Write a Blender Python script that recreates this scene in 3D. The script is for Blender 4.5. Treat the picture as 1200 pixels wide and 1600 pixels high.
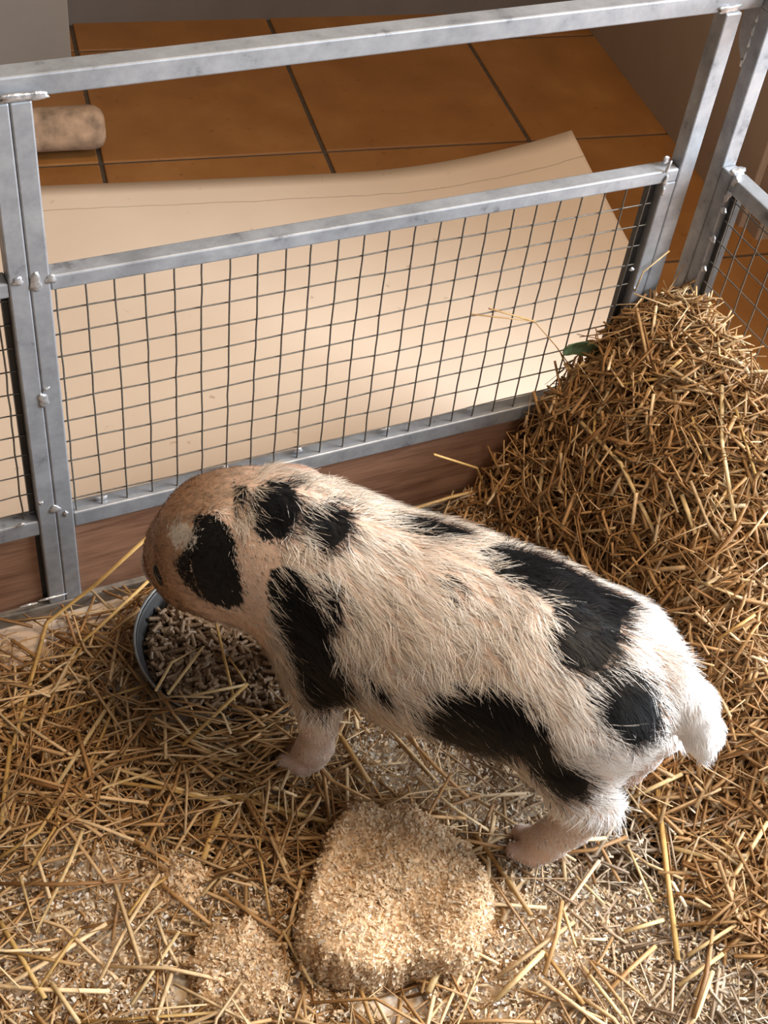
import bpy, bmesh, math, random
import numpy as np
from mathutils import Matrix, Vector

for o in list(bpy.data.objects): bpy.data.objects.remove(o, do_unlink=True)
SC = bpy.context.scene
COL = SC.collection
rng = np.random.default_rng(7)
random.seed(7)

# ---------------------------------------------------------------- camera (solved from the mesh grid of the pen and the tile grid)
CAM = np.array([-0.17491, -0.87753, 1.07545])
ROT = np.array([[0.9061796, -0.4105285, 0.1015132], [-0.2342388, -0.6871116, -0.6877572], [0.3520948, 0.5994532, -0.7188081]])
FPX = 2041.86
cd = bpy.data.cameras.new('camera'); cam = bpy.data.objects.new('camera', cd); COL.objects.link(cam)
cd.sensor_fit = 'VERTICAL'; cd.sensor_height = 24.0; cd.lens = FPX / 1600 * 24.0
cd.clip_start = .02; cd.clip_end = 50
m = Matrix.Identity(4)
for i in range(3):
    m[i][0] = ROT[0][i]; m[i][1] = -ROT[1][i]; m[i][2] = -ROT[2][i]; m[i][3] = CAM[i]
cam.matrix_world = m
SC.camera = cam

# ---------------------------------------------------------------- light: soft warm room light, cool daylight from a window at the right
W = bpy.data.worlds.new('room_light'); SC.world = W; W.use_nodes = True
W.node_tree.nodes['Background'].inputs[0].default_value = (1.0, .80, .62, 1)
W.node_tree.nodes['Background'].inputs[1].default_value = .15

def area(name, loc, target, sx, sy, power, col):
    ld = bpy.data.lights.new(name, 'AREA'); ld.shape = 'RECTANGLE'; ld.size = sx; ld.size_y = sy
    ld.energy = power; ld.color = col
    o = bpy.data.objects.new(name, ld); COL.objects.link(o); o.location = loc
    o.rotation_euler = (Vector(target) - Vector(loc)).to_track_quat('-Z', 'Y').to_euler()
    return o
area('window_daylight', (1.80, -.78, 1.00), (.42, -.42, .15), 1.0, 1.2, 128, (.84, .92, 1.0))
area('garden_window_daylight', (.75, -2.3, 1.7), (.35, -.1, .2), 1.0, 1.0, 15, (.88, .94, 1.0))
area('ceiling_lamp', (.80, -.35, 2.25), (.35, -.15, 0), .7, .7, 31, (1.0, .76, .52))
SC.view_settings.view_transform = 'Standard'; SC.view_settings.look = 'None'
SC.view_settings.exposure = 0.08; SC.view_settings.gamma = 1.0
SC.view_settings.use_curve_mapping = False

# ---------------------------------------------------------------- pixel helpers: a pixel is only a direction, the depth comes from a surface
def ray(p): return np.array([(p[0] - 600) / FPX, (p[1] - 800) / FPX, 1.0]) @ ROT
def onz(p, z): d = ray(p); return CAM + d * (z - CAM[2]) / d[2]
def ony(p, y): d = ray(p); return CAM + d * (y - CAM[1]) / d[1]
def onx(p, x): d = ray(p); return CAM + d * (x - CAM[0]) / d[0]
def pix(X):
    c = (np.atleast_2d(X) - CAM) @ ROT.T
    return np.stack([600 + FPX * c[:, 0] / c[:, 2], 800 + FPX * c[:, 1] / c[:, 2]], 1)

# ---------------------------------------------------------------- object helpers
def tag(o, label=None, cat=None, group=None, kind=None):
    if label: o['label'] = label
    if cat: o['category'] = cat
    if group: o['group'] = group
    if kind: o['kind'] = kind
    return o

def link(name, me, mat=None, parent=None, smooth=False):
    o = bpy.data.objects.new(name, me); COL.objects.link(o)
    if mat and not me.materials: me.materials.append(mat)
    if parent is not None:
        o.parent = parent; o.matrix_parent_inverse = PINV.get(parent.name, Matrix.Identity(4))
    if smooth: me.shade_smooth()
    return o
PINV = {}

def empty(name, loc):
    o = bpy.data.objects.new(name, None); COL.objects.link(o); o.location = loc; o.empty_display_size = .02
    PINV[o.name] = Matrix.Translation(-Vector(loc))
    return o

def np_mesh(name, verts, faces, cols=None):
    verts = np.asarray(verts, np.float32).reshape(-1, 3); faces = np.asarray(faces, np.int32)
    me = bpy.data.meshes.new(name); n, k = faces.shape
    me.vertices.add(len(verts)); me.vertices.foreach_set('co', verts.ravel())
    me.loops.add(n * k); me.loops.foreach_set('vertex_index', faces.ravel())
    me.polygons.add(n); me.polygons.foreach_set('loop_start', np.arange(0, n * k, k, dtype=np.int32))
    me.update(calc_edges=True)
    if cols is not None:
        a = me.color_attributes.new('Col', 'FLOAT_COLOR', 'POINT')
        c = np.ones((len(verts), 4), np.float32); c[:, :3] = cols
        a.data.foreach_set('color', c.ravel())
    return me

def box_bm(bm, x0, x1, y0, y1, z0, z1, bev=0.0, seg=2):
    v = [bm.verts.new((x, y, z)) for x in (x0, x1) for y in (y0, y1) for z in (z0, z1)]
    fs = [bm.faces.new([v[i] for i in q]) for q in ((0, 1, 3, 2), (4, 6, 7, 5), (0, 4, 5, 1), (2, 3, 7, 6), (0, 2, 6, 4), (1, 5, 7, 3))]
    if bev > 0:
        es = list({e for f in fs for e in f.edges})
        bmesh.ops.bevel(bm, geom=es, offset=bev, segments=seg, profile=.5, affect='EDGES')

def bm_mesh(name, bm):
    bmesh.ops.recalc_face_normals(bm, faces=bm.faces)
    me = bpy.data.meshes.new(name); bm.to_mesh(me); bm.free(); return me

def box(name, b, mat, parent=None, bev=.0015):
    bm = bmesh.new(); box_bm(bm, *b, bev); me = bm_mesh(name, bm)
    return link(name, me, mat, parent)

def tube_arrays(pts, rad, sides=5):
    pts = np.asarray(pts, float); n = len(pts); rad = np.broadcast_to(np.asarray(rad, float), (n,))
    t = np.gradient(pts, axis=0); t /= np.linalg.norm(t, axis=1)[:, None] + 1e-12
    up = np.array([.13, .21, .97]); s = np.cross(t, up); s /= np.linalg.norm(s, axis=1)[:, None] + 1e-9; b = np.cross(s, t)
    an = np.arange(sides) * 2 * np.pi / sides
    V = pts[:, None] + rad[:, None, None] * (np.cos(an)[None, :, None] * s[:, None] + np.sin(an)[None, :, None] * b[:, None])
    F = []
    for i in range(n - 1):
        for k in range(sides):
            k2 = (k + 1) % sides; F.append((i * sides + k, i * sides + k2, (i + 1) * sides + k2, (i + 1) * sides + k))
    return V.reshape(-1, 3), np.array(F)

# ---------------------------------------------------------------- materials
def mat(name):
    M = bpy.data.materials.new(name); M.use_nodes = True; nt = M.node_tree
    return M, nt, nt.nodes['Principled BSDF']
def nd(nt, t, **kw):
    n = nt.nodes.new(t)
    for k, v in kw.items(): setattr(n, k, v)
    return n
def noise(nt, scale, detail=4, vec=None, rough=.55):
    n = nd(nt, 'ShaderNodeTexNoise'); n.inputs['Scale'].default_value = scale; n.inputs['Detail'].default_value = detail
    n.inputs['Roughness'].default_value = rough
    if vec is not None: nt.links.new(vec, n.inputs['Vector'])
    return n
def ramp(nt, fac, stops):
    r = nd(nt, 'ShaderNodeValToRGB'); el = r.color_ramp.elements
    while len(el) < len(stops): el.new(.5)
    for e, (p, c) in zip(el, stops): e.position = p; e.color = (*c, 1)
    nt.links.new(fac, r.inputs[0]); return r
def bump(nt, b, fac, strength=.3, dist=.002):
    n = nd(nt, 'ShaderNodeBump'); n.inputs['Strength'].default_value = strength; n.inputs['Distance'].default_value = dist
    nt.links.new(fac, n.inputs['Height']); nt.links.new(n.outputs[0], b.inputs['Normal'])
def objvec(nt, scale=None):
    t = nd(nt, 'ShaderNodeTexCoord')
    if scale is None: return t.outputs['Object']
    mp = nd(nt, 'ShaderNodeMapping'); mp.inputs['Scale'].default_value = scale
    nt.links.new(t.outputs['Object'], mp.inputs[0]); return mp.outputs[0]

def m_simple(name, col, rough=.6, metal=0.0, var=.12, scale=30, bmp=0.0):
    M, nt, b = mat(name); n = noise(nt, scale, 5, objvec(nt)); c = np.array(col)
    r = ramp(nt, n.outputs[0], [(.3, tuple(c * (1 - var))), (.7, tuple(np.minimum(c * (1 + var), 1)))])
    nt.links.new(r.outputs[0], b.inputs['Base Color']); b.inputs['Roughness'].default_value = rough; b.inputs['Metallic'].default_value = metal
    if bmp: bump(nt, b, n.outputs[0], bmp)
    return M

def m_metal():
    M, nt, b = mat('galvanised_steel'); v = objvec(nt)
    n1 = noise(nt, 38, 6, v, .65); n2 = noise(nt, 11, 4, v)
    r1 = ramp(nt, n1.outputs[0], [(.30, (.15, .152, .16)), (.40, (.29, .298, .315)), (.72, (.43, .445, .47))])
    r2 = ramp(nt, n2.outputs[0], [(.30, (.55, .55, .55)), (.45, (1, 1, 1))])
    mx = nd(nt, 'ShaderNodeMixRGB', blend_type='MULTIPLY'); mx.inputs[0].default_value = .55
    nt.links.new(r1.outputs[0], mx.inputs[1]); nt.links.new(r2.outputs[0], mx.inputs[2])
    nt.links.new(mx.outputs[0], b.inputs['Base Color'])
    b.inputs['Metallic'].default_value = .45
    rr = ramp(nt, n1.outputs[0], [(.3, (.55, .55, .55)), (.7, (.36, .36, .36))]); nt.links.new(rr.outputs[0], b.inputs['Roughness'])
    bump(nt, b, n1.outputs[0], .12, .001)
    return M

def m_wood(name, c0, c1, axis_scale, rough=.55):
    M, nt, b = mat(name); v = objvec(nt, axis_scale)
    n = noise(nt, 1.0, 5, v, .6); n2 = noise(nt, 4.0, 3, v)
    mx = nd(nt, 'ShaderNodeMixRGB'); mx.inputs[0].default_value = .3
    nt.links.new(n.outputs[0], mx.inputs[1]); nt.links.new(n2.outputs[0], mx.inputs[2])
    r = ramp(nt, mx.outputs[0], [(.36, c0), (.47, tuple(.5 * (np.array(c0) + np.array(c1)))), (.60, c1)])
    nt.links.new(r.outputs[0], b.inputs['Base Color']); b.inputs['Roughness'].default_value = rough
    bump(nt, b, mx.outputs[0], .12, .001)
    return M

def m_vcol(name, rough=.6, sheen=0.0, spec=.3, trans=0.0):
    M, nt, b = mat(name); a = nd(nt, 'ShaderNodeVertexColor', layer_name='Col')
    n = noise(nt, 160, 3, objvec(nt)); r = ramp(nt, n.outputs[0], [(.3, (.78, .78, .78)), (.7, (1.1, 1.1, 1.1))])
    mx = nd(nt, 'ShaderNodeMixRGB', blend_type='MULTIPLY'); mx.inputs[0].default_value = 1
    nt.links.new(a.outputs[0], mx.inputs[1]); nt.links.new(r.outputs[0], mx.inputs[2])
    nt.links.new(mx.outputs[0], b.inputs['Base Color']); b.inputs['Roughness'].default_value = rough
    b.inputs['Specular IOR Level'].default_value = spec
    if trans:
        tr = nd(nt, 'ShaderNodeBsdfTranslucent'); ms = nd(nt, 'ShaderNodeMixShader'); ms.inputs[0].default_value = trans
        nt.links.new(mx.outputs[0], tr.inputs[0]); nt.links.new(b.outputs[0], ms.inputs[1]); nt.links.new(tr.outputs[0], ms.inputs[2])
        nt.links.new(ms.outputs[0], nt.nodes['Material Output'].inputs[0])
    return M

MAT = {}
MAT['metal'] = m_metal()
MAT['weld'] = m_simple('weld_metal', (.55, .55, .56), .3, .7, .25, 160, .5)
MAT['wire'] = m_simple('wire_metal', (.13, .115, .095), .5, .4, .25, 300)
MAT['kick'] = m_wood('kick_board_wood', (.15, .066, .036), (.30, .155, .092), (5, 5, 60))
MAT['straw'] = m_vcol('straw', .5, 0, .4)
MAT['flake'] = m_vcol('wood_flakes', .85, 0, .05, .3)
MAT['mound'] = m_simple('packed_straw', (.20, .105, .035), .9, 0, .4, 120, .6)
MAT['shave'] = m_simple('packed_shavings', (.76, .54, .32), .9, 0, .25, 140, .8)
MAT['pellet'] = m_simple('feed_pellet', (.215, .135, .075), .36, 0, .35, 500, .4)
MAT['dirty'] = m_simple('dirty_steel', (.20, .17, .14), .65, .2, .45, 55, .2)
MAT['groove_shade'] = m_simple('shaded_groove_steel', (.06, .06, .06), .5, .5, .2, 60)  # near-black steel, groove shade put into the colour
MAT['bowl'] = m_simple('bowl_steel', (.028, .026, .025), .5, 0.0, .2, 60)
MAT['wallp'] = m_simple('painted_wall', (.40, .30, .22), .8, 0, .05, 12, .05)
MAT['wallg'] = m_simple('grey_plinth', (.16, .14, .13), .7, 0, .08, 14, .05)
MAT['pillar'] = m_simple('pale_wall', (.29, .262, .235), .7, 0, .04, 10, .03)
MAT['grout'] = m_simple('grout', (.055, .035, .02), .9, 0, .3, 90)
MAT['log'] = m_simple('log_wood', (.27, .175, .11), .85, 0, .5, 38, .8)
MAT['leaf'] = m_simple('green_leaf', (.10, .14, .06), .5, 0, .4, 200, .3)
MAT['eye'] = m_simple('eye', (.008, .006, .005), .1, 0, .1)

def m_tile():
    M, nt, b = mat('terracotta_tile'); v = objvec(nt); oi = nd(nt, 'ShaderNodeObjectInfo')
    ad = nd(nt, 'ShaderNodeVectorMath', operation='ADD'); nt.links.new(v, ad.inputs[0])
    sc = nd(nt, 'ShaderNodeVectorMath', operation='SCALE'); sc.inputs[3].default_value = 9.0
    cb = nd(nt, 'ShaderNodeCombineXYZ'); nt.links.new(oi.outputs['Random'], cb.inputs[0]); nt.links.new(oi.outputs['Random'], cb.inputs[1])
    nt.links.new(cb.outputs[0], sc.inputs[0]); nt.links.new(sc.outputs[0], ad.inputs[1])
    n = noise(nt, 9, 6, ad.outputs[0], .6); n2 = noise(nt, 70, 4, ad.outputs[0])
    r = ramp(nt, n.outputs[0], [(.25, (.19, .074, .017)), (.55, (.25, .105, .027)), (.8, (.31, .145, .044))])
    r2 = ramp(nt, n2.outputs[0], [(.26, (.35, .33, .3)), (.36, (1, 1, 1))])
    mx = nd(nt, 'ShaderNodeMixRGB', blend_type='MULTIPLY'); mx.inputs[0].default_value = .6
    nt.links.new(r.outputs[0], mx.inputs[1]); nt.links.new(r2.outputs[0], mx.inputs[2])
    nt.links.new(mx.outputs[0], b.inputs['Base Color'])
    b.inputs['Roughness'].default_value = .42; bump(nt, b, n2.outputs[0], .06, .001)
    return M
MAT['tile'] = m_tile()

def m_lino():
    M, nt, b = mat('beige_linoleum'); v = objvec(nt)
    n = noise(nt, 5, 5, v); n2 = noise(nt, 55, 4, v); n3 = noise(nt, 17, 3, v)
    r = ramp(nt, n.outputs[0], [(.3, (.67, .525, .405)), (.7, (.73, .59, .465))])
    r2 = ramp(nt, n2.outputs[0], [(.24, (.55, .48, .4)), (.31, (1, 1, 1))])
    mx = nd(nt, 'ShaderNodeMixRGB', blend_type='MULTIPLY'); mx.inputs[0].default_value = .7
    nt.links.new(r.outputs[0], mx.inputs[1]); nt.links.new(r2.outputs[0], mx.inputs[2])
    # fine pencilled line parallel to the far edge of the sheet
    sp = nd(nt, 'ShaderNodeSeparateXYZ'); nt.links.new(v, sp.inputs[0])
    a1 = nd(nt, 'ShaderNodeMath', operation='MULTIPLY_ADD'); nt.links.new(n3.outputs[0], a1.inputs[0]); a1.inputs[1].default_value = .010; nt.links.new(sp.outputs[1], a1.inputs[2])
    a2 = nd(nt, 'ShaderNodeMath', operation='ADD'); nt.links.new(a1.outputs[0], a2.inputs[0]); a2.inputs[1].default_value = .062 - .005
    a3 = nd(nt, 'ShaderNodeMath', operation='ABSOLUTE'); nt.links.new(a2.outputs[0], a3.inputs[0])
    a4 = nd(nt, 'ShaderNodeMath', operation='LESS_THAN'); nt.links.new(a3.outputs[0], a4.inputs[0]); a4.inputs[1].default_value = .0011
    a5 = nd(nt, 'ShaderNodeMath', operation='MULTIPLY'); nt.links.new(a4.outputs[0], a5.inputs[0]); a5.inputs[1].default_value = .45
    m2 = nd(nt, 'ShaderNodeMixRGB'); nt.links.new(a5.outputs[0], m2.inputs[0]); nt.links.new(mx.outputs[0], m2.inputs[1]); m2.inputs[2].default_value = (.22, .14, .08, 1)
    nt.links.new(m2.outputs[0], b.inputs['Base Color']); b.inputs['Roughness'].default_value = .5
    return M
MAT['lino'] = m_lino()

# ---------------------------------------------------------------- room: tiles, walls
TY = -.16175; TS = .3398; TO = np.array([.24677, .80567])
TU = np.array([math.cos(TY), math.sin(TY)]); TV = np.array([-math.sin(TY), math.cos(TY)])
def tile_xy(u, v): return TO + TS * (u * TU + v * TV)

def quad_box(name, uv, z0, z1, mt, parent=None, bev=0.0):
    """box aligned with the tile grid, uv = (u0, u1, v0, v1) in tiles"""
    u0, u1, v0, v1 = uv; c = tile_xy((u0 + u1) / 2, (v0 + v1) / 2)
    hx = (u1 - u0) * TS / 2; hy = (v1 - v0) * TS / 2
    bm = bmesh.new(); box_bm(bm, -hx, hx, -hy, hy, z0, z1, bev); me = bm_mesh(name, bm)
    o = link(name, me, mt, parent); o.location = (c[0], c[1], 0); o.rotation_euler = (0, 0, TY); return o

floor = quad_box('floor', (-8, 8, -9, 7), -.05, -.003, MAT['grout']); tag(floor, kind='structure')
bm = bmesh.new(); g = .0032; hs = TS / 2 - g
box_bm(bm, -hs, hs, -hs, hs, -.012, 0.0, .0022, 2); tile_me = bm_mesh('tile', bm); tile_me.materials.append(MAT['tile'])
fmi = floor.matrix_basis.inverted()
for u in range(-4, 6):
    for v in range(-6, 2):
        o = bpy.data.objects.new('tile', tile_me); COL.objects.link(o); o.parent = floor
        o.matrix_parent_inverse = fmi
        c = tile_xy(u + .5, v + .5); o.location = (c[0], c[1], random.uniform(-.0004, .0002))
        o.rotation_euler = (random.uniform(-.001, .001), random.uniform(-.001, .001), TY + random.choice((0, math.pi / 2, math.pi, -math.pi / 2)))
tag(quad_box('wall_back', (-8, 8, 1.28, 1.6), -.003, 2.4, MAT['wallg']), kind='structure')
wr = quad_box('wall_right', (2.717, 3.3, -.80, 1.28), -.003, 2.4, MAT['wallp'], bev=.003); tag(wr, kind='structure')
tag(quad_box('wall_left', (-5, -.035, .86, 1.28), -.003, 2.4, MAT['pillar'], bev=.002), kind='structure')
dj = quad_box('trim_1', (2.75, 3.3, -.90, -.80), -.003, 2.2, MAT['wallp'], bev=.002); tag(dj, kind='structure')

tag(quad_box('wall_light_blocker', (2.86, 3.3, -2.25, -.90), -.003, 2.4, MAT['wallg'], bev=.003), kind='structure')  # added wall, nearly out of view, keeps window light off tiles and linoleum

# ---------------------------------------------------------------- linoleum sheet with the curled corner
LD = np.array([1.0, -.187]); LD /= np.linalg.norm(LD); LN = np.array([-LD[1], LD[0]])
LC = np.array([.936, .618])       # far right corner of the sheet
def lift(d, s):
    a = np.interp(s, [0, .10, .25, .45, .7, 1.6], [.058, .047, .034, .024, .010, .0])
    w = np.interp(s, [0, .3, .7], [.36, .24, .16])
    return a * np.clip(1 - d / w, 0, 1) ** 2.0
nu, nv = 90, 60
du = np.concatenate([np.linspace(0, .45, 50), np.linspace(.46, 1.6, nu - 50)])
sv = np.linspace(0, 1.75, nv)
V = []
for s in sv:
    for d in du:
        V.append((-d, -s, .0022 + lift(d, s) + .0006 * math.sin(9 * d + 3 * s)))
F = [(j * nu + i, j * nu + i + 1, (j + 1) * nu + i + 1, (j + 1) * nu + i) for j in range(nv - 1) for i in range(nu - 1)]
me = np_mesh('linoleum_sheet', V, F)
lino = link('linoleum_sheet', me, MAT['lino'], smooth=True); lino.location = (LC[0], LC[1], 0)
lino.rotation_euler = (0, 0, math.atan2(LD[1], LD[0]))
md = lino.modifiers.new('thickness', 'SOLIDIFY'); md.thickness = .0018; md.offset = -1
tag(lino, 'beige linoleum sheet on the tiles under the pen, one corner curling up', 'floor mat')

# ---------------------------------------------------------------- log on the tiles
a = onz((152, 249), 0); b2 = onz((10, 257), 0)
ax = np.array([b2[0] - a[0], b2[1] - a[1], 0]); ax /= np.linalg.norm(ax); sd = np.array([-ax[1], ax[0], 0]); sd = -sd if sd[1] < 0 else sd
V = []; F = []; ns = 28; rings = 14; rl = .033; Llog = .34
prof = [(-.004, .55), (0, .80), (.006, .94), (.016, 1.0)] + [(.016 + (Llog - .032) * i / 6, 1.0) for i in range(1, 6)] + [(Llog - .016, 1), (Llog - .004, .9), (Llog, .5)]
lr = np.random.default_rng(3)
offs = 1 + .10 * np.sin(np.arange(ns) * 2 * np.pi / ns * 4 + .6) * .6 + lr.normal(0, .015, ns)
for k, (t, r) in enumerate(prof):
    for i in range(ns):
        an = 2 * np.pi * i / ns; rr = rl * r * offs[i] * (1 + lr.normal(0, .008))
        p = a + sd * (rl * .95) + ax * (t - .012) + sd * math.cos(an) * rr * 1.08 + np.array([0, 0, 1]) * (math.sin(an) * rr)
        V.append(p + np.array([0, 0, rl * .98]))
for k in range(len(prof) - 1):
    for i in range(ns):
        i2 = (i + 1) % ns; F.append((k * ns + i, k * ns + i2, (k + 1) * ns + i2, (k + 1) * ns + i))
me = np_mesh('log', np.array(V), np.array(F))
bm = bmesh.new(); bm.from_mesh(me); bm.verts.ensure_lookup_table()
bm.faces.new([bm.verts[i] for i in range(ns)]); bm.faces.new([bm.verts[(len(prof) - 1) * ns + i] for i in range(ns)][::-1])
bmesh.ops.recalc_face_normals(bm, faces=bm.faces)
zmin = min(v.co.z for v in bm.verts)
for v in bm.verts: v.co.z -= zmin
bm.to_mesh(me); bm.free()
tag(link('log', me, MAT['log'], smooth=True), 'weathered brown log lying on the tiles outside the pen', 'log')

# ---------------------------------------------------------------- pen fence, far side
CELL = .0254; CZ = .02495
YF, YB = -.004, .0135            # front and back face of the tubes
fence = empty('pen_fence', (.28, .005, .0022))
tag(fence, 'metal pen fence panel with bare wooden board and mesh, between piglet and curled linoleum', 'fence')
T = MAT['metal']; L0 = -.55
Z0 = .0024
box('top_rail', (L0, .655, .0005, .0205, .5760, .5935), T, fence)
box('rail', (-.0035, .6115, YF, YB, .4062, .4205), T, fence)
box('rail', (L0, -.0368, YF, YB, .4062, .4205), T, fence)
box('rail', (-.0035, .612, YF, YB, .1235, .1425), T, fence)
box('rail', (L0, -.0368, YF, YB, .1235, .1425), T, fence)
box('bottom_rail', (L0, .632, YF - .002, YB, Z0, .0195), MAT['dirty'], fence)
box('post', (-.0368, -.0203, YF - .001, YB, .0195, .5765), T, fence)
box('post', (-.0201, -.0036, YF - .001, YB, .0195, .5765), T, fence)
box('post', (.6125, .6300, YF, YB, .0195, .5765), T, fence)
box('post', (.5975, .6122, YF, YB, .1425, .4062), T, fence)
box('post', (.5975, .6122, YF, YB, .0195, .1235), T, fence)
box('kick_board', (-.0030, .597, .001, .012, .0190, .1240), MAT['kick'], fence, .0008)
box('kick_board', (L0, -.0415, .001, .012, .0190, .1240), MAT['kick'], fence, .0008)
# dark strips in the grooves beside the posts, standing in for their shade
box('groove_strip', (.5885, .5972, .006, .0125, .143, .4062), MAT['groove_shade'], fence, .0006)
box('groove_strip', (-.0425, -.0372, .006, .0125, .143, .4062), MAT['groove_shade'], fence, .0006)
box('groove_strip', (-.0430, -.0366, .0055, .0118, .0196, .1234), MAT['groove_shade'], fence, .0006)

def wire(parent, p0, p1, seed, amp=.0005, r=.00088, kink=None):
    rr = np.random.default_rng(seed); n = 16; t = np.linspace(0, 1, n)
    P = np.array(p0)[None] * (1 - t)[:, None] + np.array(p1)[None] * t[:, None]
    P += np.cumsum(rr.normal(0, amp * .45, (n, 3)), 0) * np.sin(np.pi * t)[:, None]
    P += rr.normal(0, amp * .35, (n, 3))
    V, F = tube_arrays(P, r, 5); me = np_mesh('mesh_wire', V, F)
    return link('mesh_wire', me, MAT['wire'], parent, True)
for i in range(24): wire(fence, (i * CELL, 0, .1385), (i * CELL + random.uniform(-.001, .001), 0, .412), 100 + i)
for j in range(10): wire(fence, (-.010, .0016, .157 + (9 - j) * CZ), (.594, .0016, .157 + (9 - j) * CZ + random.uniform(-.001, .001)), 200 + j, .0007, .0008)
for i in range(8): wire(fence, (-.0495 - i * CELL, .004, .1385), (-.0475 - i * CELL, .004, .412), 300 + i, .0010)
for j in range(11): wire(fence, (-.0375, .0056, .1475 + j * CZ), (-.30, .0056, .1475 + j * CZ), 330 + j, .0008, .0007)

def bead(parent, p, y, sx, sz, tilt=0, depth=.0015, axis='y', seed=0):
    c = ony(p, y) if axis == 'y' else onx(p, y) if axis == 'x' else onz(p, y)
    bm = bmesh.new(); bmesh.ops.create_uvsphere(bm, u_segments=14, v_segments=9, radius=1)
    rr = random.Random(seed + int(p[0] * 7 + p[1]))
    ph = rr.uniform(0, 6)
    for v in bm.verts:
        k = 1 + .22 * math.sin(5 * v.co.z + ph) + .15 * math.sin(4 * v.co.x + 2 * ph) + rr.uniform(-.10, .10); x, yv, z = v.co.x * k * sx, v.co.y * depth, v.co.z * k * sz
        x, z = x * math.cos(tilt) - z * math.sin(tilt), x * math.sin(tilt) + z * math.cos(tilt)
        if axis == 'y': v.co = (c[0] + x, c[1] + yv, c[2] + z)
        elif axis == 'x': v.co = (c[0] + yv, c[1] + x, c[2] + z)
        else: v.co = (c[0] + x, c[1] + z, c[2] + yv)
    link('weld_bead', bm_mesh('weld_bead', bm), MAT['weld'], parent, True)
for p, sx, sz, t in [((28, 441), .0042, .0042, 0), ((56, 443), .0055, .0085, 0), ((80, 437), .0040, .0045, 0), ((68, 626), .0050, .0075, .1), ((72, 608), .003, .0016, .5),
                     ((86, 796), .0045, .0055, 0), ((33, 820), .0045, .0022, .2), ((64, 786), .002, .002, 0), ((103, 802), .0025, .0035, 0),
                     ((30, 152), .0170, .0030, 0), ((58, 150), .0090, .0032, 0),
                     ((1044, 262), .0022, .0060, -.2), ((1040, 283), .0020, .0060, -.1), ((1036, 300), .0022, .0040, 0),
                     ((987, 421), .0026, .0026, 0), ((992, 452), .0026, .0026, 0),
                     ((80, 934), .0150, .0016, 0), ((45, 945), .0100, .0014, 0)]:
    bead(fence, p, YF - .0012, sx, sz, t)
bead(fence, (1140, 14), -.0008, .0110, .0034, .05); bead(fence, (1041, 250), .004, .0040, .0040)
for px_ in (158, 350, 465, 602, 736): bead(fence, (px_, 778 - (px_ - 158) * .243), .005, .006, .0025, 0, .002, 'y')

# ---------------------------------------------------------------- pen fence, right side
XF, XB = .6550, .6720
fr = empty('pen_fence', (.6635, -.35, .0022))
tag(fr, 'metal pen fence panel with corner gusset plate, beside the crest of the straw heap', 'fence')
YE = -.80
box('top_rail', (XF, XB, YE, .004, .5760, .5935), T, fr)
box('rail', (XF, XB, YE, -.0305, .4045, .4215), T, fr)
box('rail', (XF, XB, YE, -.0145, .1235, .1425), T, fr)
box('bottom_rail', (XF - .001, XB, YE, .004, Z0, .0195), MAT['dirty'], fr)
box('post', (XF, XB, -.0140, .0040, .0195, .5765), T, fr)
box('post', (XF + .0004, XB, -.0300, -.0142, .1425, .4215), T, fr)
box('post', (XF, XB, YE, YE + .018, .0195, .5765), T, fr)
box('kick_board', (.659, .669, YE + .018, -.0142, .0190, .1240), MAT['kick'], fr, .0008)
box('groove_strip', (.664, .6715, -.0390, -.0305, .143, .4045), MAT['groove_shade'], fr, .0006)
for k in range(6): bead(fr, onz((0, 0), 0)[:2] * 0 + pix(np.array([.6555, -.034 + .001 * (k % 2), .385 - .035 * k]))[0], .6565, .0045, .0035, .3, .002, 'x')
for i in range(26): wire(fr, (.6595, -.0415 - i * .0243, .1385), (.6600, -.0405 - i * .0243, .410), 400 + i)
for j in range(11): wire(fr, (.6612, -.034, .3965 - j * .0247), (.6612, -.70, .3965 - j * .0247), 450 + j, .0007, .0007)
# gusset plate tying the corner posts together
bm = bmesh.new()
pl = [(.0035, .574), (.0035, .519), (.010, .523), (.0175, .532), (.021, .540), (.024, .552), (.024, .574)]
f0 = [bm.verts.new((XF + .002, y, z)) for y, z in pl]; f1 = [bm.verts.new((XF + .005, y, z)) for y, z in pl]
bm.faces.new(f0); bm.faces.new(f1[::-1])
for i in range(len(pl)): j = (i + 1) % len(pl); bm.faces.new((f0[i], f1[i], f1[j], f0[j]))
link('gusset_plate', bm_mesh('gusset_plate', bm), T, fr)
for y, z, s in [(.003, .565, .006), (.0032, .553, .007), (.003, .541, .006), (.003, .528, .006), (.005, .521, .004)]:
    bead(fr, pix(np.array([XF + .001, y, z]))[0], XF + .001, .0022, s, 0, .002, 'x')
bead(fr, (1153, 268), -.0315, .0085, .0050, 0, .004, 'y'); bead(fr, (1149, 283), XF, .0030, .0060, .3, .0018, 'x'); bead(fr, (1137, 306), XF, .0035, .0065, .4, .0018, 'x')

# ---------------------------------------------------------------- piglet shape (signed distance field + surface nets)
PIG_H = np.array([-.7111, .7031, 0.0]); PIG_H /= np.linalg.norm(PIG_H)
PIG_L = np.array([-PIG_H[1], PIG_H[0], 0.0])
PIG_M = np.array([.340, -.401, 0.0])

def pig_world(q):
    q = np.atleast_2d(q)
    return PIG_M + q[:, :1] * PIG_H + q[:, 1:2] * PIG_L + q[:, 2:3] * np.array([0, 0, 1.0])

def smin(a, b, k):
    h = np.maximum(k - np.abs(a - b), 0) / k
    return np.minimum(a, b) - h * h * k * .25

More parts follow.
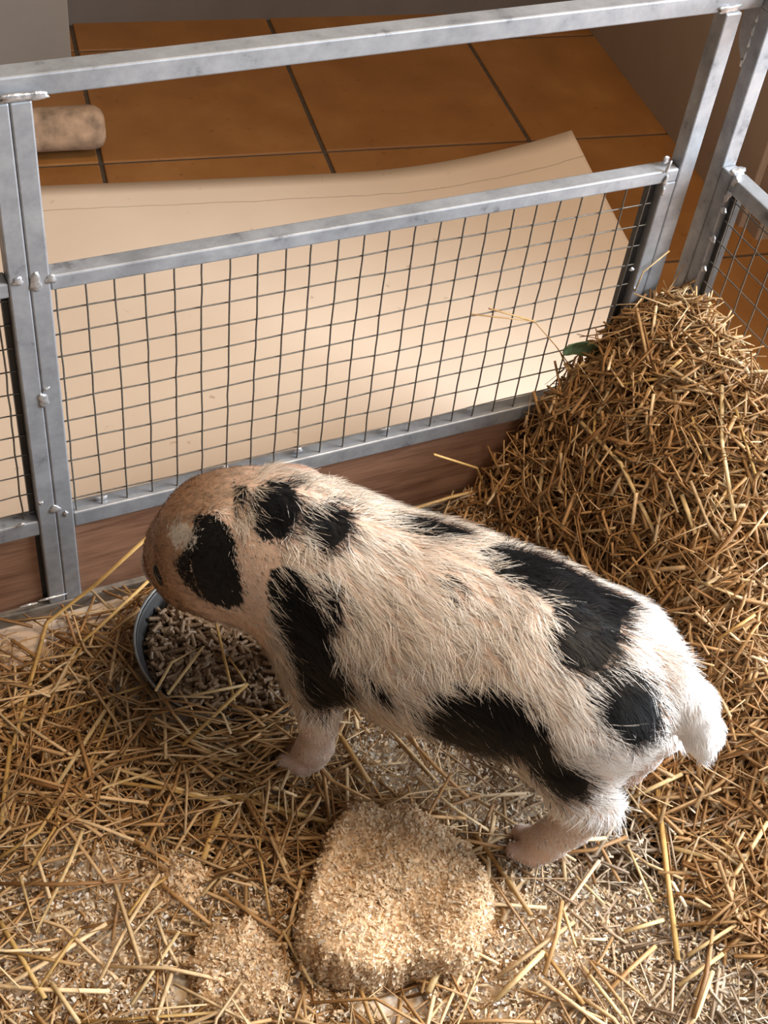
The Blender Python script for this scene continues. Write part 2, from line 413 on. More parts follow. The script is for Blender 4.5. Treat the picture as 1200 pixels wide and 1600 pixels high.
def cone(P, a, ra, b, rb):
    a = np.array(a, np.float32); b = np.array(b, np.float32); d = b - a
    t = np.clip(((P - a) @ d) / (d @ d), 0, 1)
    return np.linalg.norm(P - a - t[..., None] * d, axis=-1) - (ra + (rb - ra) * t)

def chain(P, pts, k=.02):
    r = None
    for (a, ra), (b, rb) in zip(pts[:-1], pts[1:]):
        c = cone(P, a, ra, b, rb)
        r = c if r is None else smin(r, c, k)
    return r

def flap(P, c, u, v, su, sv, st, taper=0.0, bend=0.0):
    """thin leaf-shaped ear: u along the ear, v across"""
    u = np.array(u, float); u /= np.linalg.norm(u)
    v = np.array(v, float); v -= u * (v @ u); v /= np.linalg.norm(v); n = np.cross(u, v)
    D = P - np.array(c, np.float32)
    x = D @ u.astype(np.float32); y = D @ v.astype(np.float32); z = D @ n.astype(np.float32)
    z = z + bend * (x / su) ** 2 * su + bend * .6 * (y / sv) ** 2 * sv
    w = sv * (1 - taper * (x / su))
    q = np.sqrt((x / su) ** 2 + (y / w) ** 2 + (z / st) ** 2)
    g = np.sqrt((x / su ** 2) ** 2 + (y / w ** 2) ** 2 + (z / st ** 2) ** 2) + 1e-9
    return q * (q - 1) / g

def pig_sdf(P):
    torso = chain(P, [((.010, 0, .211), .074), ((.08, 0, .214), .080), ((.16, 0, .212), .083), ((.235, 0, .220), .074),
                      ((.283, 0, .236), .062), ((.325, 0, .240), .054)], .03)
    head = chain(P, [((.325, 0, .240), .054), ((.353, -.004, .222), .050), ((.385, -.018, .180), .038)], .03)
    snout = chain(P, [((.385, -.018, .180), .036), ((.412, -.034, .136), .026), ((.419, -.040, .121), .025)], .02)
    d = smin(torso, smin(head, snout, .03), .03)
    cheek = cone(P, (.340, .016, .206), .036, (.366, .008, .186), .032); d = smin(d, cheek, .03)
    d = smin(d, cone(P, (.248, 0, .250), .050, (.292, 0, .262), .044), .03)
    for pts in PIG_LEGS: d = smin(d, chain(P, pts, .012), .022)
    for pts in PIG_LEGS:
        (hx, hy, hz), hr = pts[-1]
        for sg in (-1, 1): d = smin(d, cone(P, (hx + .004, hy + sg * .0085, hz - .006), .0115, (hx + .021, hy + sg * .0098, hz - .010), .0078), .004)
    d = smin(d, chain(P, [((-.042, 0, .258), .018), ((-.070, 0, .230), .0175), ((-.086, .0, .200), .016), ((-.096, 0, .178), .009)], .01), .014)
    d = smin(d, flap(P, (.3255, .0545, .2655), (-.032, .033, -.063), (.95, .2, -.1), .044, .025, .0055, -.15, -.14), .006)
    d = smin(d, flap(P, (.314, -.056, .262), (-.50, -.80, -.05), (.8, -.5, .1), .036, .026, .0055, .3, .1), .006)
    return d

PIG_LEGS = [
    [((.245, .030, .215), .042), ((.236, .050, .170), .028), ((.229, .054, .125), .0195), ((.227, .052, .088), .0150), ((.228, .052, .055), .0150), ((.233, .051, .036), .0175)],
    [((.245, -.030, .215), .042), ((.255, -.048, .160), .028), ((.258, -.052, .120), .0195), ((.262, -.053, .088), .0150), ((.262, -.052, .055), .0150), ((.267, -.051, .036), .0175)],
    [((.020, .028, .212), .056), ((.014, .046, .178), .038), ((-.006, .053, .146), .028), ((-.024, .053, .122), .0205), ((-.012, .054, .085), .0170), ((-.001, .055, .055), .0155), ((.006, .055, .038), .0175)],
    [((.012, -.028, .212), .056), ((-.008, -.046, .175), .037), ((-.040, -.052, .135), .025), ((-.063, -.051, .116), .0185), ((-.054, -.051, .078), .0165), ((-.048, -.051, .050), .0155), ((-.042, -.051, .036), .0175)],
]

def surface_nets(lo, hi, step, fn):
    ax = [np.arange(lo[i], hi[i] + step, step, dtype=np.float32) for i in range(3)]
    nx, ny, nz = map(len, ax)
    V = np.empty((nx, ny, nz), np.float32)
    Y, Z = np.meshgrid(ax[1], ax[2], indexing='ij')
    for i0 in range(0, nx, 24):
        xs = ax[0][i0:i0 + 24]
        P = np.empty((len(xs), ny, nz, 3), np.float32)
        P[..., 0] = xs[:, None, None]; P[..., 1] = Y; P[..., 2] = Z
        V[i0:i0 + 24] = fn(P)
    ins = V < 0
    cnt = np.zeros((nx - 1, ny - 1, nz - 1), np.int8)
    for a in (0, 1):
        for b in (0, 1):
            for c in (0, 1): cnt += ins[a:nx - 1 + a, b:ny - 1 + b, c:nz - 1 + c]
    act = (cnt > 0) & (cnt < 8)
    idx = -np.ones(act.shape, np.int64); cells = np.argwhere(act); idx[act] = np.arange(len(cells))
    acc = np.zeros((len(cells), 3)); num = np.zeros(len(cells))
    cor = [(a, b, c) for a in (0, 1) for b in (0, 1) for c in (0, 1)]
    val = {k: V[cells[:, 0] + k[0], cells[:, 1] + k[1], cells[:, 2] + k[2]] for k in cor}
    for k in cor:
        for d in range(3):
            if k[d] == 0:
                k2 = list(k); k2[d] = 1; k2 = tuple(k2)
                v0, v1 = val[k], val[k2]; m = (v0 < 0) != (v1 < 0)
                t = v0[m] / (v0[m] - v1[m])
                p = np.tile(np.array(k, float), (m.sum(), 1)); p[:, d] += t
                acc[m] += p; num[m] += 1
    verts = (cells + acc / num[:, None]) * step + np.array([ax[0][0], ax[1][0], ax[2][0]])
    faces = []
    for d in range(3):
        e1, e2 = [(1, 2), (2, 0), (0, 1)][d]
        sl0 = [slice(None)] * 3; sl1 = [slice(None)] * 3; sl0[d] = slice(0, -1); sl1[d] = slice(1, None)
        A, B = ins[tuple(sl0)], ins[tuple(sl1)]
        E = np.argwhere(A != B)
        E = E[(E[:, e1] > 0) & (E[:, e2] > 0)]
        def cell(o1, o2):
            q = E.copy(); q[:, e1] -= o1; q[:, e2] -= o2
            return idx[q[:, 0], q[:, 1], q[:, 2]]
        q = np.stack([cell(1, 1), cell(0, 1), cell(0, 0), cell(1, 0)], 1)
        flip = ~A[E[:, 0], E[:, 1], E[:, 2]]
        q[flip] = q[flip][:, ::-1]
        faces.append(q)
    return verts, np.concatenate(faces)

def pig_mesh(step=.003):
    return surface_nets((-.14, -.13, .0), (.48, .13, .34), step, pig_sdf)
# ---------------------------------------------------------------- bedding height field
def heap_h(x, y):
    d = .648 - x
    amp = np.interp(-y, [-.05, .0, .06, .13, .20, .28, .36, .46, .60], [.93, .93, 1, 1.0, .97, .80, .52, .26, .10])
    wid = np.interp(-y, [0, .15, .28, .40, .6], [1.0, 1.0, 1.05, 1.15, 1.25])
    p = np.interp(d / wid, [-.02, .0, .05, .09, .131, .165, .196, .25], [.262, .262, .247, .214, .148, .075, .022, 0])
    return p * amp
def bumpy(x, y): return .0035 * (np.sin(23 * x + 11 * y) + np.sin(-17 * x + 29 * y + 1.3) + np.sin(41 * x + 5 * y + .4))
def bed_h(x, y): return np.maximum(heap_h(x, y) + .010 + bumpy(x, y) * .8, .005)

HEAP = None
nx, ny = 70, 110
xs = np.linspace(.33, .6535, nx); ys = np.linspace(-.72, -.0075, ny)
X, Y = np.meshgrid(xs, ys)
Zs = heap_h(X, Y) + bumpy(X, Y) - .006
Zs = np.maximum(Zs, .0026)
Zs = np.where(heap_h(X, Y) < .004, .0026, Zs)
V = np.stack([X, Y, Zs], -1).reshape(-1, 3)
F = [(j * nx + i, j * nx + i + 1, (j + 1) * nx + i + 1, (j + 1) * nx + i) for j in range(ny - 1) for i in range(nx - 1)]
for edge in ([(ny - 1) * nx + i for i in range(nx)], [j * nx + nx - 1 for j in range(ny)]):
    k0 = len(V); V = np.concatenate([V, V[edge] * np.array([1, 1, 0]) + np.array([0, 0, .0026])])
    F += [(edge[i], edge[i + 1], k0 + i + 1, k0 + i) for i in range(len(edge) - 1)]
mound_me = np_mesh('straw_mound', V, F)

def stalks(c, d, L, Wd, bend, cols, sides=4):
    """vectorised straw: centre c, direction d, length L, width Wd, sideways bend"""
    n = len(c); d = d / np.linalg.norm(d, axis=1)[:, None]
    up = np.array([0, 0, 1.0]) + rng.normal(0, .35, (n, 3)); s = np.cross(d, up); s /= np.linalg.norm(s, axis=1)[:, None] + 1e-9; b = np.cross(s, d)
    ts = np.array([-.5, 0, .5]); V = np.empty((n, 3, 4, 3))
    kb = (bend[:, None] * s + .5 * np.abs(bend)[:, None] * b)
    for k, t in enumerate(ts):
        p = c + d * (L * t)[:, None] + kb * (1 - 4 * t * t)
        for q, (cx, cy) in enumerate(((-.5, 0), (0, -.28), (.5, 0), (0, .28))):
            V[:, k, q] = p + s * (Wd * cx)[:, None] + b * (Wd * cy)[:, None]
    V[..., 0] = np.minimum(V[..., 0], .6535); V[..., 1] = np.minimum(V[..., 1], np.where(V[..., 2] < .125, -.0068, -.0068)); V[..., 2] = np.maximum(V[..., 2], .0028)
    base = np.arange(n) * 12; F = []
    for k in range(2):
        for q in range(4):
            q2 = (q + 1) % 4; F.append(np.stack([base + k * 4 + q, base + k * 4 + q2, base + (k + 1) * 4 + q2, base + (k + 1) * 4 + q], 1))
    for k in (0, 2): F.append(np.stack([base + k * 4 + q for q in ((3, 2, 1, 0) if k == 0 else (0, 1, 2, 3))], 1))
    F = np.concatenate(F); C = np.repeat(cols[:, None], 12, 1).reshape(-1, 3)
    return V.reshape(-1, 3), F, C

def straw_cols(n, pale=.3):
    a = np.array([.28, .135, .045]); b = np.array([.50, .285, .115]); c = np.array([.70, .510, .290])
    t = rng.random(n)[:, None]; col = a * (1 - t) + b * t
    pm = rng.random(n) < pale; u = rng.random(n)[:, None]
    col = np.where(pm[:, None], b * (1 - u) + c * u, col)
    return col * rng.uniform(.75, 1.12, n)[:, None]

def surf_frame(x, y):
    e = .006
    gx = (heap_h(x + e, y) - heap_h(x - e, y)) / (2 * e); gy = (heap_h(x, y + e) - heap_h(x, y - e)) / (2 * e)
    n = np.stack([-gx, -gy, np.ones_like(x)], -1); return n / np.linalg.norm(n, axis=1)[:, None]

def lay(x, y, L, Wd, spread, pale, off, tilt, bendk=.06):
    n = len(x); nrm = surf_frame(x, y)
    d = rng.normal(size=(n, 3)); d -= nrm * (d * nrm).sum(1)[:, None]; d /= np.linalg.norm(d, axis=1)[:, None]
    if spread is not None:
        d = d * .55 + spread; d -= nrm * (d * nrm).sum(1)[:, None]; d /= np.linalg.norm(d, axis=1)[:, None]
    d += nrm * rng.normal(0, tilt, n)[:, None]
    c = np.stack([x, y, bed_h(x, y)], 1) + nrm * off[:, None]
    return stalks(c, d, L, Wd, rng.normal(0, bendk, n) * L, straw_cols(n, pale))

# heap stalks
n = 14000
hx = .650 - np.abs(rng.random(n) ** 1.0) * .29; hy = -.010 - rng.random(n) * .62
keep = heap_h(hx, hy) > .006; hx, hy = hx[keep], hy[keep]; n = len(hx)
V1, F1, C1 = lay(hx, hy, np.where(rng.random(n) < .3, rng.uniform(.05, .11, n), rng.gamma(5, .0075, n).clip(.014, .09)), np.where(rng.random(n) < .45, rng.uniform(.0010, .0022, n), rng.uniform(.0022, .0048, n)), None, .28, rng.uniform(-.006, .013, n), .30, .07)
mv = np.array([v.co for v in mound_me.vertices]); mf = np.array([p.vertices[:] for p in mound_me.polygons])
mc = np.tile(np.array([[.17, .085, .026]]), (len(mv), 1))
heap = link('straw_heap', np_mesh('straw_heap', np.concatenate([V1, mv]), np.concatenate([F1, mf + len(V1)]), np.concatenate([C1, mc])), MAT['straw'])
tag(heap, 'tall heap of brown straw piled in the corner of the pen', 'straw', kind='stuff')

# floor straw: density from a map of the photographed floor
def poly_in(x, y, poly):
    r = np.zeros(np.shape(x), bool); k = len(poly)
    for i in range(k):
        (x0, y0), (x1, y1) = poly[i], poly[(i + 1) % k]
        if y0 == y1: continue
        r ^= ((y0 > y) != (y1 > y)) & (x < (x1 - x0) * (y - y0) / (y1 - y0) + x0)
    return r
BARE = [[(0, 985), (95, 955), (100, 1010), (40, 1060), (0, 1060)], [(100, 955), (215, 930), (205, 980), (120, 1010)],
        [(565, 1530), (650, 1515), (675, 1575), (640, 1600), (570, 1600)], [(268, 1530), (325, 1530), (325, 1580), (275, 1580)]]
SHAV = [[(0, 1330), (200, 1300), (330, 1370), (450, 1390), (480, 1600), (0, 1600)], [(450, 1470), (800, 1440), (840, 1600), (430, 1600)],
        [(760, 1330), (900, 1350), (1000, 1450), (1010, 1600), (780, 1600)], [(520, 1080), (700, 1170), (860, 1200), (850, 1300), (740, 1300), (560, 1230)],
        [(960, 1400), (1200, 1300), (1200, 1600), (960, 1600)]]
BOWL_C = np.array([.121, -.128]); BOWL_R = .103
def scatter(n, x0=-.30, x1=.64, y0=-.78, y1=-.012):
    x = rng.uniform(x0, x1, n); y = rng.uniform(y0, y1, n); p = pix(np.stack([x, y, np.full(n, .01)], 1))
    ok = (np.hypot(x - BOWL_C[0], y - BOWL_C[1]) > BOWL_R + .004) & (heap_h(x, y) < .03)
    return x[ok], y[ok], p[ok]
def mask_any(p, polys):
    r = np.zeros(len(p), bool)
    for q in polys: r |= poly_in(p[:, 0], p[:, 1], q)
    return r
x, y, p = scatter(18500)
bare = mask_any(p, BARE); sh = mask_any(p, SHAV)
keep = rng.random(len(x)) < np.where(bare, .04, np.where(sh, np.where(x > .30, .62, .26), .95)); x, y, p, sh = x[keep], y[keep], p[keep], sh[keep]
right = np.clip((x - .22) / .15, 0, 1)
n = len(x); long_ = (rng.random(n) < .35 * (1 - right) + .06)
L = np.where(long_, rng.uniform(.05, .15, n), rng.gamma(4, .0085, n).clip(.012, .07))
Wd = np.where(rng.random(n) < .5, rng.uniform(.0008, .0020, n), rng.uniform(.0020, .0044, n))
spr = np.where((rng.random(n) < .5)[:, None], np.array([[.85, .35, 0]]), np.array([[.35, .75, 0]])) * (1 - right)[:, None] * rng.choice([-1, 1], n)[:, None] * .5
V1, F1, C1 = lay(x, y, L, Wd, spr, .42, rng.uniform(-.006, .014, n) * np.where(sh, .7, 1), .10, .05)
C1 = C1.reshape(n, 12, 3); gr = C1.mean(2, keepdims=True); rr3 = right[:, None, None] * .55; C1 = C1 * (1 - rr3) + rr3 * (gr * np.array([1.55, 1.38, 1.12]) + .04)  # straw paled toward the right, window brightness painted into its colour
tag(link('floor_straw', np_mesh('floor_straw', V1, F1, C1.reshape(-1, 3)), MAT['straw']), 'loose straw strewn over the pen floor around the piglet', 'straw', kind='stuff')

# straw pushed up against and over the near edge of the bowl
n = 140; aa = rng.uniform(-2.55, -.5, n); rr_ = BOWL_R + rng.uniform(-.004, .040, n)
c = np.stack([BOWL_C[0] + rr_ * np.cos(aa), BOWL_C[1] + rr_ * np.sin(aa), np.interp(rr_ - BOWL_R, [-.02, .0, .040], [.054, .050, .018]) + rng.uniform(-.002, .006, n)], 1)
tdir = np.stack([-np.sin(aa), np.cos(aa), rng.normal(0, .08, n)], 1) + rng.normal(0, .42, (n, 3)) * np.array([1, 1, .25])
Vb, Fb, Cb = stalks(c, tdir, rng.uniform(.03, .09, n), rng.uniform(.0018, .0038, n), rng.normal(0, .003, n), straw_cols(n, .4))
tag(link('bowl_edge_straw', np_mesh('bowl_edge_straw', Vb, Fb, Cb), MAT['straw']), 'loose straw pushed up over the rim of the feed bowl by the front leg', 'straw', kind='stuff')

# loose wood shavings
def flakes(c, nrm, size, cols):
    n = len(c); t = rng.normal(size=(n, 3)); t -= nrm * (t * nrm).sum(1)[:, None]; t /= np.linalg.norm(t, axis=1)[:, None]
    t += nrm * rng.normal(0, .32, n)[:, None]; b = np.cross(nrm, t); b += nrm * rng.normal(0, .28, n)[:, None]
    asp = rng.uniform(.22, .55, n); curl = rng.normal(0, .35, n)
    V = np.empty((n, 3, 2, 3))
    for k, a in enumerate((-.5, 0, .5)):
        for q, e in enumerate((-.5, .5)):
            V[:, k, q] = c + t * (size * a)[:, None] + b * (size * asp * e)[:, None] + nrm * (size * curl * (4 * a * a - .5))[:, None]
    V[..., 2] = np.maximum(V[..., 2], .0026)
    base = np.arange(n) * 6; F = np.concatenate([np.stack([base + 2 * k, base + 2 * k + 1, base + 2 * k + 3, base + 2 * k + 2], 1) for k in (0, 1)])
    return V.reshape(-1, 3), F, np.repeat(cols[:, None], 6, 1).reshape(-1, 3)
def flake_cols(n, white=0.0):
    a = np.array([.80, .57, .34]); b = np.array([.92, .76, .55]); w = np.array([.92, .86, .76]); t = rng.random(n)[:, None]
    c = a * (1 - t) + b * t; m_ = (rng.random(n) < white)[:, None]; return np.where(m_, w, c) * rng.uniform(.88, 1.06, n)[:, None]
x, y, p = scatter(150000, y0=-.66)
sh = mask_any(p, SHAV); bare = mask_any(p, BARE)
keep = rng.random(len(x)) < np.where(bare, .03, np.where(sh, .95, .07)); x, y = x[keep], y[keep]; n = len(x)
up = np.tile(np.array([[0, 0, 1.0]]), (n, 1)) + rng.normal(0, .22, (n, 3)); up /= np.linalg.norm(up, axis=1)[:, None]
V1, F1, C1 = flakes(np.stack([x, y, bed_h(x, y) * .8 + rng.uniform(-.004, .012, n)], 1), up, rng.uniform(.0018, .0052, n), flake_cols(n, .25))
V1[:, 2] = np.maximum(V1[:, 2], .0027)
gx_ = np.linspace(-.30, .62, 185); gy_ = np.linspace(-.68, -.02, 133); GX, GY = np.meshgrid(gx_, gy_)
ins_ = mask_any(pix(np.stack([GX.ravel(), GY.ravel(), np.full(GX.size, .008)], 1)), SHAV).reshape(GX.shape) & (heap_h(GX, GY) < .02)
sm = ins_.astype(float)
for _ in range(3): sm = (sm + np.roll(sm, 1, 0) + np.roll(sm, -1, 0) + np.roll(sm, 1, 1) + np.roll(sm, -1, 1)) / 5
GZ = np.where(sm > .02, .0008 + sm * (.0055 + bumpy(GX, GY) * .7) + rng.normal(0, .0008, GX.shape) * sm, -.001)
GV = np.stack([GX, GY, GZ + .0005], -1).reshape(-1, 3); w_ = len(gx_)
gf = np.array([(j * w_ + i, j * w_ + i + 1, (j + 1) * w_ + i + 1, (j + 1) * w_ + i) for j in range(len(gy_) - 1) for i in range(w_ - 1) if sm[j:j + 2, i:i + 2].min() > .02])
us = np.unique(gf); rm = -np.ones(len(GV), int); rm[us] = np.arange(len(us))
F1 = np.concatenate([F1, rm[gf] + len(V1)]); V1 = np.concatenate([V1, GV[us]]); C1 = np.concatenate([C1, flake_cols(len(us), .3)])
tag(link('loose_shavings', np_mesh('loose_shavings', V1, F1, C1), MAT['flake']), 'loose pale wood shavings scattered over the pen floor', 'wood shavings', kind='stuff')

# compressed chunks of shavings
def chunk(name, label, outline_px, ztop, seed, nfl, crumble=.006):
    rr = np.random.default_rng(seed)
    pts = np.array([onz(p, ztop)[:2] for p in outline_px]); cen = pts.mean(0)
    K = 72; out = []
    seglen = np.linalg.norm(np.roll(pts, -1, 0) - pts, axis=1); cum = np.concatenate([[0], np.cumsum(seglen)])
    for k in range(K):
        s = cum[-1] * k / K; i = min(np.searchsorted(cum, s, 'right') - 1, len(pts) - 1)
        out.append(pts[i] + (pts[(i + 1) % len(pts)] - pts[i]) * (s - cum[i]) / seglen[i])
    out = np.array(out); out = .25 * np.roll(out, 1, 0) + .5 * out + .25 * np.roll(out, -1, 0)
    out += rr.normal(0, crumble * .25, out.shape)
    levels = [(1.05, .004), (1.06, ztop * .35), (1.03, ztop * .7), (.985, ztop * .93), (.93, ztop), (.8, ztop), (.65, ztop), (.5, ztop), (.35, ztop), (.2, ztop), (.08, ztop)]
    V = []
    for f_, z in levels:
        for k in range(K):
            q = cen + (out[k] - cen) * f_
            zz = z
            if z > .01: zz += .004 * math.sin(60 * q[0] + 20 * q[1] + seed) + .003 * math.sin(-45 * q[0] + 70 * q[1]) + rr.normal(0, .0011)
            V.append((q[0] + rr.normal(0, .0009), q[1] + rr.normal(0, .0009), max(zz, .0035)))
    V.append((cen[0], cen[1], ztop)); V = np.array(V)
    quads = [(l * K + k, l * K + (k + 1) % K, (l + 1) * K + (k + 1) % K, (l + 1) * K + k) for l in range(len(levels) - 1) for k in range(K)]
    tri = [(len(V) - 1, (len(levels) - 1) * K + k, (len(levels) - 1) * K + (k + 1) % K, (len(levels) - 1) * K + (k + 1) % K) for k in range(K)]
    bm = bmesh.new(); bv = [bm.verts.new(v) for v in V]
    for q in quads: bm.faces.new([bv[i] for i in q])
    for q in tri: bm.faces.new([bv[i] for i in q[:3]])
    bm.faces.new([bv[k] for k in range(K)][::-1])
    o = link(name, bm_mesh(name, bm), MAT['shave'], smooth=True); tag(o, label, 'wood shavings', 'chunks of pressed wood shavings')
    me = o.data; nv_ = len(me.vertices); me.calc_loop_triangles()
    # flakes standing on the surface
    P = np.array([v.co for v in me.vertices]); N = np.array([v.normal for v in me.vertices])
    T_ = np.array([t.vertices[:] for t in me.loop_triangles]); ar = np.linalg.norm(np.cross(P[T_[:, 1]] - P[T_[:, 0]], P[T_[:, 2]] - P[T_[:, 0]]), axis=1)
    ar *= (P[T_].mean(1)[:, 2] > .006)
    pick = rng.choice(len(T_), nfl, p=ar / ar.sum()); u = rng.random((nfl, 2)); fl = u.sum(1) > 1; u[fl] = 1 - u[fl]
    c = P[T_[pick, 0]] + (P[T_[pick, 1]] - P[T_[pick, 0]]) * u[:, :1] + (P[T_[pick, 2]] - P[T_[pick, 0]]) * u[:, 1:]
    nn = N[T_[pick]].mean(1) + rng.normal(0, .25, (nfl, 3)); nn /= np.linalg.norm(nn, axis=1)[:, None]
    Vf, Ff, Cf = flakes(c + nn * rng.uniform(0, .0028, nfl)[:, None], nn, rng.uniform(.0022, .0060, nfl), flake_cols(nfl, .04))
    k = link('surface_flakes', np_mesh('surface_flakes', Vf, Ff, Cf), MAT['flake'], o); tag(k, kind='stuff')
    return o
chunk('shavings_block', 'large pressed block of pale wood shavings in front of the piglet', [(522, 1288), (545, 1262), (600, 1256), (648, 1250), (672, 1275), (735, 1310), (752, 1345), (765, 1395), (752, 1440), (730, 1485), (660, 1490), (590, 1510), (540, 1512), (500, 1490), (468, 1465), (470, 1432), (500, 1350)], .050, 5, 12000)
chunk('shavings_clump', 'crumbled clump of wood shavings beside the large block, next to deep straw', [(300, 1500), (330, 1455), (380, 1440), (430, 1465), (448, 1500), (440, 1560), (400, 1590), (340, 1585), (310, 1545)], .026, 9, 4500, .012)
chunk('shavings_clump', 'small crumb of shavings broken off beside the large block', [(745, 1385), (790, 1370), (815, 1410), (810, 1445), (770, 1465), (735, 1450)], .022, 13, 1800, .012)
chunk('shavings_clump', 'flattened clump of shavings in front of the large block', [(470, 1510), (530, 1520), (560, 1560), (545, 1600), (480, 1610), (460, 1560)], .014, 17, 2000, .012)
chunk('shavings_clump', 'low clump of shavings among straw near the bowl', [(235, 1350), (290, 1335), (330, 1370), (310, 1410), (250, 1415), (215, 1390)], .016, 21, 1800, .012)

# ---------------------------------------------------------------- single straw stalks
def z_at(p):
    z = .015
    for _ in range(25):
        q = onz(p, z); z = .5 * z + .5 * float(bed_h(np.array(q[0]), np.array(min(q[1], -.008))))
    return z
MARKS = [((.126, -.128), 'beside the feed bowl'), ((.14, -.43), 'beside the large block of shavings'), ((-.03, -.45), 'by the crumbled clump of shavings'), ((.0, -.04), 'at the foot of the fence post'),
         ((.20, -.29), 'beside the front leg of the piglet'), ((.30, -.46), 'beside the hind leg of the piglet'), ((.46, -.50), 'at the foot of the straw heap'), ((.40, -.60), 'in the bright shavings in front of the heap'),
         ((-.09, -.20), 'on the bare linoleum edge near the fence'), ((-.06, -.32), 'in the deep straw between bowl and clump'), ((.23, -.53), 'by the small crumb of shavings')]
HMARKS = [((.60, -.03), 'at the corner of the pen, high on the heap'), ((.63, -.18), 'along the crest of the heap by the fence'), ((.52, -.05), 'on the heap slope against the wooden board'),
          ((.52, -.16), 'on the middle of the heap slope'), ((.52, -.30), 'on the heap behind the piglet back'), ((.56, -.40), 'low on the heap behind the tail')]
def say(P, col):
    look = 'pale' if col[1] > .43 else 'golden' if col[1] > .27 else 'brown'
    L_ = np.linalg.norm(np.diff(P, axis=0), axis=1).sum()
    d0 = P[1] - P[0]; d1 = P[-1] - P[-2]; b_ = (d0 @ d1) / (np.linalg.norm(d0) * np.linalg.norm(d1))
    return ('long ' if L_ > .085 else 'short ' if L_ < .05 else '') + look + (' bent' if b_ < .93 else ' straight') + ' straw stalk '
def stalk_obj(P, wd, label, group, col):
    P = np.asarray(P, float); n = len(P); col = np.asarray(col, float)
    if label in ('FLOOR', 'HEAP'):
        mk = MARKS if label == 'FLOOR' else HMARKS; c_ = P.mean(0)[:2]
        label = say(P, col) + min(mk, key=lambda q: np.hypot(c_[0] - q[0][0], c_[1] - q[0][1]))[1]
    if n > 2:
        pass
    t = np.gradient(P, axis=0); t /= np.linalg.norm(t, axis=1)[:, None] + 1e-9
    s = np.cross(t, (0.1, .05, 1.0)); s /= np.linalg.norm(s, axis=1)[:, None]; b = np.cross(s, t)
    an = np.arange(6) * np.pi / 3
    V = P[:, None] + wd * .5 * (np.cos(an)[None, :, None] * s[:, None] + .7 * np.sin(an)[None, :, None] * b[:, None])
    V[..., 2] = np.maximum(V[..., 2], .0030); V[..., 0] = np.minimum(V[..., 0], .654 if P[:, 0].max() < .66 else 9)
    F = [(i * 6 + k, i * 6 + (k + 1) % 6, (i + 1) * 6 + (k + 1) % 6, (i + 1) * 6 + k) for i in range(n - 1) for k in range(6)]
    F += [(3, 2, 1, 0), (5, 4, 3, 0)]; e = (n - 1) * 6; F += [(e, e + 1, e + 2, e + 3), (e, e + 3, e + 4, e + 5)]
    cc = np.tile(np.array(col)[None], (n * 6, 1))
    o = link('straw_stalk', np_mesh('straw_stalk', V.reshape(-1, 3), np.array(F), cc), MAT['straw'])
    return tag(o, label, 'straw', group)
PALE = (.70, .50, .245); GOLD = (.56, .345, .115); BRN = (.40, .22, .072)
FL = 'FLOOR'; FG = 'long straw stalks on the pen floor'
HL = 'HEAP'; HG = 'long straw stalks on the heap'
BL = 'bent straw stalk lying across the feed pellets in the bowl'; BG = 'straw stalks on the feed bowl'
